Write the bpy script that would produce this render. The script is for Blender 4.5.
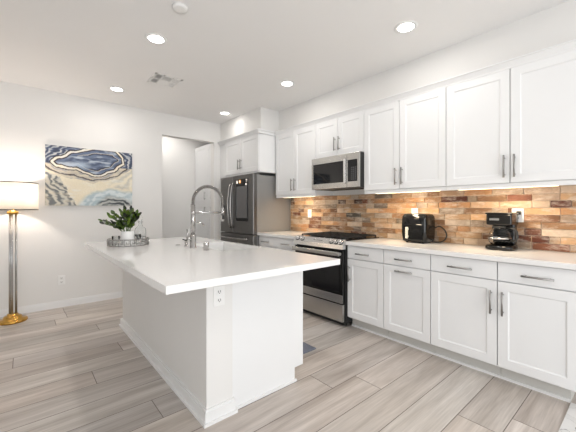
import bpy, bmesh, math, random
from mathutils import Vector, Matrix
random.seed(7)
for o in list(bpy.data.objects): bpy.data.objects.remove(o)
SC = bpy.context.scene
COL = SC.collection
PI = math.pi

# ------------------------------------------------------------ camera, world, lights, exposure
FPX, CXP, HOR = 312.2, 288.0, 209.4
YAW = math.atan((288 - 22.7) / FPX)
cam_d = bpy.data.cameras.new('camera'); cam = bpy.data.objects.new('camera', cam_d); COL.objects.link(cam)
cam_d.sensor_fit = 'HORIZONTAL'; cam_d.sensor_width = 36
cam_d.lens = 36 * FPX / 576
cam_d.shift_y = -(216 - HOR) / 576
cam_d.clip_start = 0.05; cam_d.clip_end = 100
cam.location = (0, 0, 1.25); cam.rotation_euler = (PI / 2, 0, -YAW)
SC.camera = cam
SC.view_settings.view_transform = 'Standard'; SC.view_settings.look = 'None'
SC.view_settings.gamma = 1; SC.view_settings.use_curve_mapping = False
SC.view_settings.exposure = 0.16
W = bpy.data.worlds.new('world'); SC.world = W; W.use_nodes = True
bg = W.node_tree.nodes['Background']; bg.inputs[0].default_value = (0.95, 0.985, 1.0, 1); bg.inputs[1].default_value = 1.22

def area(name, loc, direction, sx, sy, power, color=(1, 1, 1), shape='RECTANGLE', spread=PI):
    d = bpy.data.lights.new(name, 'AREA'); d.shape = shape; d.size = sx
    if shape in ('RECTANGLE', 'ELLIPSE'): d.size_y = sy
    d.energy = power; d.color = color; d.spread = spread
    o = bpy.data.objects.new(name, d); COL.objects.link(o); o.location = loc
    o.rotation_euler = Vector(direction).to_track_quat('-Z', 'Y').to_euler()
    return o
# added area fills behind and left of the camera, tilted up to brighten the ceiling
area('fill_behind_camera', (0.3, -2.3, 1.35), (0.25, 1, 0.55), 3.4, 2.1, 62, (0.98, 0.99, 1.0))
area('fill_from_left', (-3.55, 0.9, 1.5), (1, 0.15, 0.5), 2.2, 1.5, 16, (0.98, 0.99, 1.0))  # added side fill; the left wall has no window

# ------------------------------------------------------------ materials
def mat(name, col=(.8, .8, .8), rough=.5, metal=0, noise=0, nscale=20, bump=0, stretch=(1, 1, 1), spec=.5, attr=None, trans=0, emit=None, estr=0, coat=0, ior=1.45):
    m = bpy.data.materials.new(name); m.use_nodes = True
    nt = m.node_tree; b = nt.nodes['Principled BSDF']
    b.inputs['Base Color'].default_value = (*col, 1); b.inputs['Roughness'].default_value = rough
    b.inputs['Metallic'].default_value = metal; b.inputs['Specular IOR Level'].default_value = spec
    b.inputs['Transmission Weight'].default_value = trans; b.inputs['Coat Weight'].default_value = coat
    b.inputs['IOR'].default_value = ior
    if emit: b.inputs['Emission Color'].default_value = (*emit, 1); b.inputs['Emission Strength'].default_value = estr
    tc = nt.nodes.new('ShaderNodeTexCoord'); mp = nt.nodes.new('ShaderNodeMapping'); mp.inputs['Scale'].default_value = stretch
    nt.links.new(tc.outputs['Object'], mp.inputs[0])
    src = None
    if attr:
        a = nt.nodes.new('ShaderNodeVertexColor'); a.layer_name = attr; src = a.outputs[0]
    if noise or bump:
        n = nt.nodes.new('ShaderNodeTexNoise'); n.inputs['Scale'].default_value = nscale; n.inputs['Detail'].default_value = 5
        nt.links.new(mp.outputs[0], n.inputs['Vector'])
        if noise:
            r = nt.nodes.new('ShaderNodeMapRange'); r.inputs['To Min'].default_value = 1 - noise; r.inputs['To Max'].default_value = 1 + noise
            r.inputs['From Min'].default_value = .25; r.inputs['From Max'].default_value = .75
            nt.links.new(n.outputs['Fac'], r.inputs[0])
            v = nt.nodes.new('ShaderNodeMix'); v.data_type = 'RGBA'; v.blend_type = 'MULTIPLY'; v.inputs['Factor'].default_value = 1
            if src: nt.links.new(src, v.inputs['A'])
            else: v.inputs['A'].default_value = (*col, 1)
            nt.links.new(r.outputs[0], v.inputs['B']); src = v.outputs['Result']
        if bump:
            bn = nt.nodes.new('ShaderNodeBump'); bn.inputs['Strength'].default_value = bump; bn.inputs['Distance'].default_value = .004
            nt.links.new(n.outputs['Fac'], bn.inputs['Height']); nt.links.new(bn.outputs[0], b.inputs['Normal'])
    if src: nt.links.new(src, b.inputs['Base Color'])
    return m

M = {}
M['wall'] = mat('wall_paint', (.80, .79, .775), .85, noise=.01, nscale=3, bump=.03)
M['ceil'] = mat('ceiling_paint', (.87, .865, .86), .9, noise=.01, nscale=2)
M['trim'] = mat('trim_paint', (.84, .84, .84), .45, noise=.01, nscale=5)
M['cab'] = mat('cabinet_paint', (.835, .84, .845), .42, noise=.008, nscale=4)
M['toe'] = mat('toe_kick_paint', (.62, .61, .58), .6, noise=.03, nscale=8)
M['quartz'] = mat('white_quartz', (.86, .85, .84), .07, noise=.012, nscale=60, spec=.5)
M['pull'] = mat('brushed_nickel', (.36, .35, .34), .32, metal=1, noise=.05, nscale=80)
M['chrome'] = mat('chrome', (.50, .49, .48), .14, metal=1, noise=.02, nscale=30)
M['steel'] = mat('stainless_steel', (.56, .55, .53), .27, metal=1, noise=.07, nscale=25, stretch=(1, 1, 30))
M['brightsteel'] = mat('polished_steel', (.78, .77, .76), .2, metal=1, noise=.03, nscale=25, stretch=(1, 1, 30))
M['slate'] = mat('black_stainless', (.185, .18, .175), .3, metal=.85, noise=.06, nscale=25, stretch=(1, 1, 20))
M['slateside'] = mat('fridge_side_grey', (.30, .298, .292), .45, metal=.4, noise=.04, nscale=120)
M['black'] = mat('black_enamel', (.006, .006, .006), .09, noise=.2, nscale=30)
M['matblack'] = mat('matte_black', (.02, .02, .02), .55, noise=.2, nscale=60, bump=.1)
M['iron'] = mat('cast_iron', (.018, .018, .018), .6, noise=.3, nscale=90, bump=.3)
M['dglass'] = mat('dark_oven_glass', (.008, .008, .009), .05, noise=.1, nscale=4)
M['screen'] = mat('grey_glass_panel', (.20, .20, .205), .12, metal=.5, noise=.03, nscale=5)
M['glass'] = mat('clear_glass', (.97, .98, .98), .02, trans=1, noise=.005, nscale=5, ior=1.14)
M['outlet'] = mat('white_plastic', (.85, .85, .84), .35, noise=.01, nscale=20)
M['slot'] = mat('outlet_slot', (.12, .12, .12), .6, noise=.1, nscale=20)
M['brass'] = mat('polished_brass', (.58, .33, .08), .16, metal=1, noise=.06, nscale=20)
M['ceramic'] = mat('white_ceramic', (.86, .86, .85), .25, noise=.01, nscale=10)
M['leaf'] = mat('green_leaf', (.10, .17, .03), .35, attr='Col', noise=.25, nscale=30)
M['stem'] = mat('green_stem', (.10, .16, .05), .5, noise=.2, nscale=30)
M['navy'] = mat('slate_blue_mat', (.17, .185, .23), .9, noise=.15, nscale=90, bump=.4)
M['floorp'] = mat('wood_planks', attr='Col', rough=.36, noise=.0)
M['grout'] = mat('seam', (.20, .17, .15), .8, noise=.1, nscale=30)
M['brick'] = mat('reclaimed_brick', attr='Col', rough=.62, noise=.12, nscale=38, bump=.5)
M['mortar'] = mat('mortar', (.62, .52, .42), .9, noise=.1, nscale=60)
M['paint'] = mat('agate_print', attr='Col', rough=.6, noise=.05, nscale=60)
M['cream'] = mat('cream_plastic', (.62, .60, .52), .4, noise=.03, nscale=20)
M['pole'] = mat('satin_silver', (.50, .50, .50), .25, metal=.8, noise=.02, nscale=30)
M['handle'] = mat('dark_steel_handle', (.36, .35, .34), .22, metal=1, noise=.03, nscale=30)
M['darkrim'] = mat('dark_metal_rim', (.10, .085, .07), .35, metal=.7, noise=.1, nscale=20)
M['grille'] = mat('vent_cavity', (.05, .05, .05), .9, noise=.1, nscale=20)
M['glow'] = mat('downlight_lens', (1, 1, 1), .5, emit=(1, .97, .93), estr=9, noise=.01)
M['warmglow'] = mat('warm_light_lens', (1, .9, .75), .5, emit=(1, .80, .52), estr=3, noise=.01)
M['orange'] = mat('orange_icon', (.9, .45, .12), .4, emit=(1, .45, .1), estr=.7, noise=.01)
M['icon'] = mat('white_icon', (.9, .85, .8), .4, emit=(1, .9, .8), estr=.7, noise=.01)

def brick_mat():
    m = M['brick']; nt = m.node_tree; b = nt.nodes['Principled BSDF']
    src = b.inputs['Base Color'].links[0].from_socket; mp = [n for n in nt.nodes if n.type == 'MAPPING'][0]
    n = nt.nodes.new('ShaderNodeTexNoise'); n.inputs['Scale'].default_value = 13; n.inputs['Detail'].default_value = 7; n.inputs['Roughness'].default_value = .7
    m2 = nt.nodes.new('ShaderNodeMapping'); m2.inputs['Scale'].default_value = (1, .7, 2.2); tc = [q for q in nt.nodes if q.type == 'TEX_COORD'][0]
    nt.links.new(tc.outputs['Object'], m2.inputs[0]); nt.links.new(m2.outputs[0], n.inputs['Vector'])
    r = nt.nodes.new('ShaderNodeMapRange'); r.inputs['From Min'].default_value = .48; r.inputs['From Max'].default_value = .72; r.inputs['To Max'].default_value = .75
    nt.links.new(n.outputs['Fac'], r.inputs[0])
    x = nt.nodes.new('ShaderNodeMix'); x.data_type = 'RGBA'; nt.links.new(r.outputs[0], x.inputs['Factor']); nt.links.new(src, x.inputs['A']); x.inputs['B'].default_value = (.72, .63, .53, 1)
    nt.links.new(x.outputs['Result'], b.inputs['Base Color'])
brick_mat()

# plank floor: per plank tone * stretched grain
def floor_mat():
    m = M['floorp']; nt = m.node_tree; b = nt.nodes['Principled BSDF']
    vc = [n for n in nt.nodes if n.type == 'VERTEX_COLOR'][0]
    tc = [n for n in nt.nodes if n.type == 'TEX_COORD'][0]
    sep = nt.nodes.new('ShaderNodeSeparateXYZ'); nt.links.new(tc.outputs['Object'], sep.inputs[0])
    at = nt.nodes.new('ShaderNodeAttribute'); at.attribute_name = 'plank'
    ml = nt.nodes.new('ShaderNodeMath'); ml.operation = 'MULTIPLY'; ml.inputs[1].default_value = 37.0
    nt.links.new(at.outputs['Fac'], ml.inputs[0])
    cmb = nt.nodes.new('ShaderNodeCombineXYZ')
    def mul(src, k):
        q = nt.nodes.new('ShaderNodeMath'); q.operation = 'MULTIPLY'; q.inputs[1].default_value = k; nt.links.new(src, q.inputs[0]); return q.outputs[0]
    nt.links.new(mul(sep.outputs[0], .9), cmb.inputs[0]); nt.links.new(mul(sep.outputs[1], 9.0), cmb.inputs[1]); nt.links.new(ml.outputs[0], cmb.inputs[2])
    n1 = nt.nodes.new('ShaderNodeTexNoise'); n1.inputs['Scale'].default_value = 1.1; n1.inputs['Detail'].default_value = 5; n1.inputs['Distortion'].default_value = .8
    nt.links.new(cmb.outputs[0], n1.inputs['Vector'])
    cr = nt.nodes.new('ShaderNodeValToRGB'); cr.color_ramp.elements[0].position = .32; cr.color_ramp.elements[0].color = (.74, .71, .685, 1)
    cr.color_ramp.elements[1].position = .66; cr.color_ramp.elements[1].color = (1.08, 1.08, 1.08, 1)
    nt.links.new(n1.outputs['Fac'], cr.inputs[0])
    c2 = nt.nodes.new('ShaderNodeCombineXYZ'); nt.links.new(mul(sep.outputs[0], 3.0), c2.inputs[0]); nt.links.new(mul(sep.outputs[1], 70.0), c2.inputs[1]); nt.links.new(ml.outputs[0], c2.inputs[2])
    n2 = nt.nodes.new('ShaderNodeTexNoise'); n2.inputs['Scale'].default_value = 1.5; n2.inputs['Detail'].default_value = 4
    nt.links.new(c2.outputs[0], n2.inputs['Vector'])
    mr = nt.nodes.new('ShaderNodeMapRange'); mr.inputs['From Min'].default_value = .3; mr.inputs['From Max'].default_value = .7
    mr.inputs['To Min'].default_value = .88; mr.inputs['To Max'].default_value = 1.08; nt.links.new(n2.outputs['Fac'], mr.inputs[0])
    a = nt.nodes.new('ShaderNodeMix'); a.data_type = 'RGBA'; a.blend_type = 'MULTIPLY'; a.inputs['Factor'].default_value = 1
    nt.links.new(vc.outputs[0], a.inputs['A']); nt.links.new(cr.outputs[0], a.inputs['B'])
    c = nt.nodes.new('ShaderNodeMix'); c.data_type = 'RGBA'; c.blend_type = 'MULTIPLY'; c.inputs['Factor'].default_value = 1
    nt.links.new(a.outputs['Result'], c.inputs['A']); nt.links.new(mr.outputs[0], c.inputs['B'])
    nt.links.new(c.outputs['Result'], b.inputs['Base Color'])
floor_mat()

def marble_mat():
    m = mat('veined_marble_print', (.8, .8, .8), .6); nt = m.node_tree; b = nt.nodes['Principled BSDF']
    tc = [n for n in nt.nodes if n.type == 'TEX_COORD'][0]
    n = nt.nodes.new('ShaderNodeTexNoise'); n.inputs['Scale'].default_value = 5; n.inputs['Detail'].default_value = 6; n.inputs['Distortion'].default_value = 1.2
    nt.links.new(tc.outputs['Object'], n.inputs['Vector'])
    cr = nt.nodes.new('ShaderNodeValToRGB'); e = cr.color_ramp.elements
    e[0].position = .40; e[0].color = (.66, .65, .64, 1); e[1].position = .60; e[1].color = (.72, .71, .70, 1)
    k = e.new(.492); k.color = (.66, .65, .64, 1); k = e.new(.5); k.color = (.2, .2, .2, 1); k = e.new(.508); k.color = (.68, .67, .66, 1)
    nt.links.new(n.outputs['Fac'], cr.inputs[0]); nt.links.new(cr.outputs[0], b.inputs['Base Color'])
    return m
M['marble'] = marble_mat()

def shade_mat():
    m = bpy.data.materials.new('lamp_shade_linen'); m.use_nodes = True; nt = m.node_tree
    b = nt.nodes['Principled BSDF']; b.inputs['Base Color'].default_value = (.9, .86, .8, 1); b.inputs['Roughness'].default_value = .9
    t = nt.nodes.new('ShaderNodeBsdfTranslucent'); t.inputs[0].default_value = (.97, .93, .88, 1)
    mx = nt.nodes.new('ShaderNodeMixShader'); mx.inputs[0].default_value = .55
    out = nt.nodes['Material Output']; nt.links.new(b.outputs[0], mx.inputs[1]); nt.links.new(t.outputs[0], mx.inputs[2]); nt.links.new(mx.outputs[0], out.inputs[0])
    return m
M['shade'] = shade_mat()

# ------------------------------------------------------------ mesh helpers
def box(bm, x0, x1, y0, y1, z0, z1, bev=0, seg=2):
    r = bmesh.ops.create_cube(bm, size=1); vs = r['verts']
    for v in vs: v.co = Vector(((x0 + x1) / 2 + v.co.x * (x1 - x0), (y0 + y1) / 2 + v.co.y * (y1 - y0), (z0 + z1) / 2 + v.co.z * (z1 - z0)))
    if bev:
        es = list({e for v in vs for e in v.link_edges})
        bmesh.ops.bevel(bm, geom=es, offset=bev, segments=seg, profile=.5, affect='EDGES')
    return bm
def cyl(bm, p0, p1, r0, r1=None, seg=16, caps=True):
    p0, p1 = Vector(p0), Vector(p1); r1 = r0 if r1 is None else r1
    q = (p1 - p0).to_track_quat('Z', 'Y')
    A = [bm.verts.new(p0 + q @ Vector((r0 * math.cos(2 * PI * i / seg), r0 * math.sin(2 * PI * i / seg), 0))) for i in range(seg)]
    B = [bm.verts.new(p1 + q @ Vector((r1 * math.cos(2 * PI * i / seg), r1 * math.sin(2 * PI * i / seg), 0))) for i in range(seg)]
    for i in range(seg):
        f = bm.faces.new((A[i], A[(i + 1) % seg], B[(i + 1) % seg], B[i])); f.smooth = True
    if caps: bm.faces.new(A[::-1]); bm.faces.new(B)
    return bm
def tube(bm, pts, r, seg=10):
    pts = [Vector(p) for p in pts]; rings = []; up = Vector((0, 0, 1)); prevx = None
    rs = r if isinstance(r, (list, tuple)) else [r] * len(pts)
    for i, p in enumerate(pts):
        t = (pts[min(i + 1, len(pts) - 1)] - pts[max(i - 1, 0)]).normalized()
        if prevx is None:
            a = Vector((0, 1, 0)) if abs(t.y) < .9 else Vector((1, 0, 0)); x = t.cross(a).normalized()
        else: x = (prevx - t * prevx.dot(t)).normalized()
        prevx = x; y = t.cross(x)
        rings.append([bm.verts.new(p + (x * math.cos(2 * PI * k / seg) + y * math.sin(2 * PI * k / seg)) * rs[i]) for k in range(seg)])
    for a, b in zip(rings, rings[1:]):
        for k in range(seg):
            f = bm.faces.new((a[k], a[(k + 1) % seg], b[(k + 1) % seg], b[k])); f.smooth = True
    bm.faces.new(rings[0][::-1]); bm.faces.new(rings[-1])
    return bm
def lathe(bm, prof, c=(0, 0, 0), seg=40, sq=None, cap=True):
    rings = []
    for r, z in prof:
        ring = []
        for k in range(seg):
            a = 2 * PI * k / seg; ca, sa = math.cos(a), math.sin(a)
            if sq: n = (abs(ca) ** sq + abs(sa) ** sq) ** (1 / sq); ca /= n; sa /= n
            ring.append(bm.verts.new((c[0] + r * ca, c[1] + r * sa, c[2] + z)))
        rings.append(ring)
    for a, b in zip(rings, rings[1:]):
        for k in range(seg):
            f = bm.faces.new((a[k], a[(k + 1) % seg], b[(k + 1) % seg], b[k])); f.smooth = True
    if cap and prof[0][0] > 1e-5: bm.faces.new(rings[0][::-1])
    if cap and prof[-1][0] > 1e-5: bm.faces.new(rings[-1])
    bmesh.ops.remove_doubles(bm, verts=bm.verts, dist=1e-6)
    return bm
def prism_y(bm, poly, y0, y1):
    A = [bm.verts.new((x, y0, z)) for x, z in poly]; B = [bm.verts.new((x, y1, z)) for x, z in poly]
    n = len(poly)
    for i in range(n): bm.faces.new((A[i], A[(i + 1) % n], B[(i + 1) % n], B[i]))
    bm.faces.new(A[::-1]); bm.faces.new(B)
    bmesh.ops.recalc_face_normals(bm, faces=bm.faces)
    return bm
def BM(): return bmesh.new()
def NB(x0, x1, y0, y1, z0, z1, bev=0): return box(BM(), x0, x1, y0, y1, z0, z1, bev)

def wloc(o):
    v = Vector(o.location)
    while o.parent: o = o.parent; v += Vector(o.location)
    return v
def obj(name, bm, m, parent=None, origin=None, label=None):
    """mesh given in world coordinates; the object's origin is put at its parent's origin or at `origin`"""
    if len(bm.faces): bmesh.ops.recalc_face_normals(bm, faces=bm.faces)
    me = bpy.data.meshes.new(name); 
    off = wloc(parent) if parent else Vector(origin or (0, 0, 0))
    bmesh.ops.translate(bm, verts=bm.verts, vec=-off)
    bm.to_mesh(me); bm.free(); me.materials.append(m if not isinstance(m, str) else M[m])
    o = bpy.data.objects.new(name, me); COL.objects.link(o)
    if parent: o.parent = parent
    else: o.location = off
    if label: o['label'] = label
    return o
def thing(name, label, cat, loc, group=None):
    o = bpy.data.objects.new(name, None); COL.objects.link(o); o.location = loc; o.empty_display_size = .1
    o['label'] = label; o['category'] = cat
    if group: o['group'] = group
    return o
def tag(o, label, cat, group=None):
    o['label'] = label; o['category'] = cat
    if group: o['group'] = group
    return o
def struct(name, bm, m):
    o = obj(name, bm, m); o['kind'] = 'structure'; return o

CEIL = 2.74; XW = 3.25; YB = 4.92
# ------------------------------------------------------------ room shell
def make_floor():
    bm = BM(); col = bm.loops.layers.color.new('Col'); pl = bm.faces.layers.float.new('plank')
    known = {0: 2.02, 3: 1.90, 4: 1.65, 6: .644, 9: .406, 11: .678, 12: -.06, 14: .607, 16: .275}
    P = .2265; L = 2.2; g = .0024; rng = random.Random(3)
    for k in range(-16, 25):
        y0 = .554 + P * k; y1 = y0 + P
        if y0 > 5.9: break
        j = known.get(k, rng.uniform(1.1, 1.35) if 4 < k < 17 else (2.76 if k in (1, 2) else rng.uniform(0, L))); xs = []
        x = j
        while x > -4: x -= L
        while x < 4.2: xs.append(x); x += L
        xs.append(x)
        for a, b in zip(xs, xs[1:]):
            a2, b2 = max(a, -3.6), min(b, 3.6)
            if b2 - a2 < .02: continue
            t = rng.uniform(.94, 1.05); w = rng.uniform(-.008, .010)
            c = (.775 * t + w, .745 * t, .72 * t - w * .6, 1)
            vs = [bm.verts.new(p) for p in ((a2 + g, y0 + g, 0), (b2 - g, y0 + g, 0), (b2 - g, y1 - g, 0), (a2 + g, y1 - g, 0))]
            f = bm.faces.new(vs)
            f[pl] = rng.random()
            for l in f.loops: l[col] = c
    me = bpy.data.meshes.new('floor')
    # seams are shallow gaps down to a dark base 2 mm below
    bm.to_mesh(me); bm.free(); me.materials.append(M['floorp'])
    o = bpy.data.objects.new('floor', me); COL.objects.link(o); o['kind'] = 'structure'
    b = obj('floor_base', NB(-3.6, 3.6, -3.1, 6.0, -.12, -.0015), 'grout', o)
    return o
make_floor()
struct('ceiling', NB(-3.6, 3.6, -3.1, 6.0, CEIL, CEIL + .1), 'ceil')
# wall behind the cabinets
struct('wall_right', NB(XW, XW + .12, -.9, 5.95, 0, CEIL), 'wall')
# back wall with the hall opening
DX0, DX1, DZ = 1.635, 2.509, 2.405
bm = BM(); box(bm, -3.6, DX0, YB, YB + .12, 0, CEIL); box(bm, DX1, XW, YB, YB + .12, 0, CEIL); box(bm, DX0, DX1, YB, YB + .12, DZ, CEIL)
struct('wall_back', bm, 'wall')
struct('wall_hall_back', NB(.6, XW, 5.83, 5.95, 0, CEIL), 'wall')
struct('wall_hall_left', NB(.5, .6, YB + .12, 5.95, 0, CEIL), 'wall')
struct('wall_left', NB(-3.7, -3.6, -3.1, YB, 0, CEIL), 'wall')
def base(bm, x0, x1, y0, y1):
    box(bm, x0, x1, y0, y1, 0, .083); return bm
bm = BM()
for a, b in ((-3.6, DX0), (DX1, 2.62)):
    box(bm, a, b, YB - .014, YB, 0, .068); box(bm, a, b, YB - .009, YB, .068, .085)
struct('baseboard_back', bm, 'trim')
# soffits above the wall cabinets
struct('trim_1', NB(2.97, XW, -.9, 3.71, 2.41, CEIL), 'wall')
struct('trim_2', NB(2.633, XW, 3.71, YB, 2.415, CEIL), 'wall')
# crown mouldings
def crown(xf, y0, y1, z0, z1, ret=None):
    bm = BM(); h = z1 - z0
    prism_y(bm, [(xf + .03, z0), (xf - .010, z0), (xf - .012, z0 + .2 * h), (xf - .036, z0 + .8 * h), (xf - .044, z0 + .84 * h), (xf - .044, z1), (xf + .09, z1), (xf + .09, z0)], y0, y1)
    return bm
struct('trim_3', crown(2.905, .25, 3.715, 2.350, 2.408), 'cab')
bm = crown(2.605, 3.70, 4.90, 2.357, 2.414)
box(bm, 2.571, 2.90, 3.680, 3.745, 2.394, 2.4145); box(bm, 2.590, 2.90, 3.702, 3.745, 2.357, 2.395)
struct('trim_4', bm, 'cab')
struct('trim_5', NB(2.62, 2.66, 4.705, YB, 0, 2.414), 'cab')   # filler strip beside the fridge cabinet

# ------------------------------------------------------------ brick backsplash
def backsplash():
    pal = [((.62, .46, .32), 22), ((.70, .56, .42), 22), ((.54, .40, .28), 10), ((.66, .54, .43), 16), ((.58, .50, .43), 12),
           ((.42, .25, .17), 5), ((.46, .31, .20), 6), ((.52, .45, .38), 6), ((.72, .64, .56), 12)]
    bag = [c for c, n in pal for _ in range(n)]; rng = random.Random(12)
    t = thing('brick_backsplash', 'reclaimed tan and brown brick tile backsplash on the wall between counter and wall cabinets', 'backsplash', (XW, 2, .914))
    special = [(1.161, 1.401, 7 - 0, (.30, .14, .08)), (.418, .546, 6, (.34, .17, .10)), (.553, .667, 1, (.34, .16, .09)), (.67, .80, 1, (.36, .19, .12)),
               (2.39, 2.623, 4, (.28, .25, .21)), (2.63, 2.757, 7, (.30, .16, .08)), (2.379, 2.495, 7, (.28, .15, .08))]
    bm = BM(); col = bm.loops.layers.color.new('Col')
    P = .0578; z0 = .9165
    def brick(y0, y1, r, c):
        za, zb = z0 + r * P, z0 + (r + 1) * P
        n0 = set(bm.faces)
        d = rng.uniform(.0, .004)
        box(bm, XW - .020 - d, XW - .010, y0 + .0018, y1 - .0018, za + .0018, zb - .0018, .002, 1)
        new = [f for f in bm.faces if f not in n0]
        # a worn patch: split shades along the brick by vertex position
        ph = rng.uniform(0, 6); am = rng.uniform(.02, .16)
        for f in new:
            for l in f.loops:
                k = 1 + am * math.sin(l.vert.co.y * 40 + ph); l[col] = (c[0] * k, c[1] * k, c[2] * k, 1)
    for r in range(9):
        y = .25 - rng.uniform(0, .12)
        y = max(y, .13)
        sp = sorted([s for s in special if s[2] == r])
        cur = .25
        while cur < 3.735:
            if sp and cur >= sp[0][0] - 1e-6:
                s = sp.pop(0); brick(max(cur, s[0]), s[1], r, s[3]); cur = s[1]; continue
            lim = sp[0][0] if sp else 3.738
            ln = rng.choice([.235, .235, .235, .118, .118, .178])
            e = cur + ln
            if lim - e < .05: e = lim
            e = min(e, lim)
            c = rng.choice(bag); k = rng.uniform(.85, 1.15)
            if c[0] < .36 and cur < 2.1: c = rng.choice([(.56, .40, .26), (.62, .47, .33), c])
            brick(cur, e, r, (min(c[0] * k, .8), min(c[1] * k, .7), min(c[2] * k, .6)))
            cur = e
    obj('brick_tiles', bm, 'brick', t)
    obj('mortar_bed', NB(XW - .0135, XW - .0005, .25, 3.738, .9145, 1.439), 'mortar', t)
backsplash()

# ------------------------------------------------------------ cabinets
def shaker(xf, y0, y1, z0, z1, th=.02, fr=.062):
    """a shaker door facing -x, its face at xf"""
    bm = BM()
    def q(a, b, c, d, x=xf, X=xf + th): box(bm, x, X, a, b, c, d)
    q(y0, y0 + fr, z0, z1); q(y1 - fr, y1, z0, z1); q(y0 + fr, y1 - fr, z0, z0 + fr); q(y0 + fr, y1 - fr, z1 - fr, z1)
    box(bm, xf + .008, xf + th, y0 + fr, y1 - fr, z0 + fr, z1 - fr)
    # chamfer bead round the recessed panel
    i0, i1, k0, k1 = y0 + fr, y1 - fr, z0 + fr, z1 - fr; w = .009
    O = [bm.verts.new((xf + .0035, a, b)) for a, b in ((i0, k0), (i1, k0), (i1, k1), (i0, k1))]
    I = [bm.verts.new((xf + .0078, a, b)) for a, b in ((i0 + w, k0 + w), (i1 - w, k0 + w), (i1 - w, k1 - w), (i0 + w, k1 - w))]
    for n in range(4): bm.faces.new((O[n], O[(n + 1) % 4], I[(n + 1) % 4], I[n]))
    return bm
def pull(xf, y, z, L, vertical):
    bm = BM(); r = .007; x = xf - .032; h = L / 2; k = h - .022
    if vertical:
        cyl(bm, (x, y, z - h), (x, y, z + h), r, seg=12)
        for s in (-k, k): cyl(bm, (xf, y, z + s), (x, y, z + s), .005, seg=10)
    else:
        cyl(bm, (x, y - h, z), (x, y + h, z), r, seg=12)
        for s in (-k, k): cyl(bm, (xf, y + s, z), (x, y + s, z), .005, seg=10)
    return bm
G = .0034
def wall_cabinet(label, y0, y1, z0, z1, splits, xf=2.90, handles=(), body_bottom=None, grp='white shaker wall cabinets'):
    zb = z0 - .038 if body_bottom is None else body_bottom
    t = thing('wall_cabinet', label, 'cabinet', (XW, (y0 + y1) / 2, zb), grp)
    bm = NB(xf + .021, XW - .001, y0 + .001, y1 - .001, zb, z1 + .004)
    if zb < z0 - .01:
        bmesh.ops.delete(bm, geom=list(bm.faces), context='FACES'); bm.free(); bm = BM()
        box(bm, xf + .021, XW - .001, y0 + .001, y1 - .001, z0 - .018, z1 + .004)
        box(bm, xf + .012, xf + .034, y0 + .001, y1 - .001, zb, z0 - .006)    # light rail
    obj('body', bm, 'cab', t)
    edges = [y0] + list(splits) + [y1]
    for i, (a, b) in enumerate(zip(edges, edges[1:])):
        d = obj('door', shaker(xf, a + G, b - G, z0, z1), 'cab', t)
        if i < len(handles) and handles[i]:
            hy, hz0, hz1 = handles[i]
            obj('handle', pull(xf, hy, (hz0 + hz1) / 2, hz1 - hz0, True), 'pull', d)
    return t
wall_cabinet('white wall cabinet with two doors between the fridge and the microwave', 2.861, 3.70, 1.46, 2.35, (3.285,), handles=((3.250, 1.51, 1.68), (3.320, 1.51, 1.68)))
wall_cabinet('short white wall cabinet with two doors directly above the microwave', 2.105, 2.861, 1.905, 2.35, (2.487,), handles=((2.453, 1.96, 2.125), (2.521, 1.96, 2.125)), body_bottom=1.892)
wall_cabinet('white wall cabinet with two doors just right of the microwave, above the air fryer', 1.219, 2.105, 1.46, 2.35, (1.675,), handles=((1.641, 1.50, 1.67), (1.709, 1.50, 1.67)))
wall_cabinet('rightmost white wall cabinet with two doors, above the coffee maker', .25, 1.219, 1.46, 2.35, (.735,), handles=((.702, 1.50, 1.675), (.770, 1.50, 1.675)))
wall_cabinet('deep white cabinet with two small doors above the dark fridge', 3.72, 4.705, 1.815, 2.357, (4.21,), xf=2.60, handles=((4.176, 1.875, 2.03), (4.246, 1.875, 2.03)), body_bottom=1.79)

XF = 2.62
def base_cabinet(label, y0, y1, drawer_pulls, doors, ykick0=None, dz=(.738, .869)):
    t = thing('base_cabinet', label, 'cabinet', (XF + .3, (y0 + y1) / 2, 0), 'white shaker base cabinets under the right counter')
    obj('body', NB(XF + .021, XW - .001, y0 + .001, y1 - .001, .105, .875), 'cab', t)
    yk = ykick0 if ykick0 is not None else y0 + .001
    obj('toe_kick', NB(XF + .085, XW - .01, yk, y1 - .001, 0, .1045), 'toe', t, label='greige recessed toe kick')
    bm = NB(XF + .072, XF + .0845, yk, y1 - .001, 0, .02)
    obj('shoe_moulding', bm, 'trim', t)
    dr = obj('drawer', NB(XF, XF + .0205, y0 + G, y1 - G, dz[0], dz[1], .0015), 'cab', t)
    for (hy, L) in drawer_pulls: obj('handle', pull(XF, hy, .795, L, False), 'pull', dr)
    for a, b, h in doors:
        d = obj('door', shaker(XF, a + G, b - G, .118, dz[0] - .008), 'cab', t)
        if h and h[0] == 'v': obj('handle', pull(XF, h[1], h[2], h[3], True), 'pull', d)
        if h and h[0] == 'h': obj('handle', pull(XF, h[1], h[2], h[3], False), 'pull', d)
base_cabinet('narrow white base cabinet with drawer and door immediately right of the range', 1.678, 2.113, [(1.905, .16)], [(1.678, 2.113, ('v', 2.078, .578, .165))])
base_cabinet('white pull-out base cabinet whose door has a horizontal handle at its top', 1.228, 1.678, [(1.462, .165)], [(1.228, 1.678, ('h', 1.462, .688, .165))])
base_cabinet('second white base cabinet from the right, its door handle on the right side', .742, 1.228, [(.99, .18)], [(.742, 1.228, ('v', .779, .578, .17))])
base_cabinet('rightmost white base cabinet with drawer and door, below the coffee maker', .295, .742, [(.507, .175)], [(.295, .742, ('v', .705, .578, .17))], ykick0=.355)
base_cabinet('wide white base cabinet with a two-handle drawer between the fridge and the range', 2.895, 3.735, [(3.56, .16), (3.11, .16)], [(2.895, 3.315, ('v', 3.28, .578, .17)), (3.315, 3.735, ('v', 3.35, .578, .17))])

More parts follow.
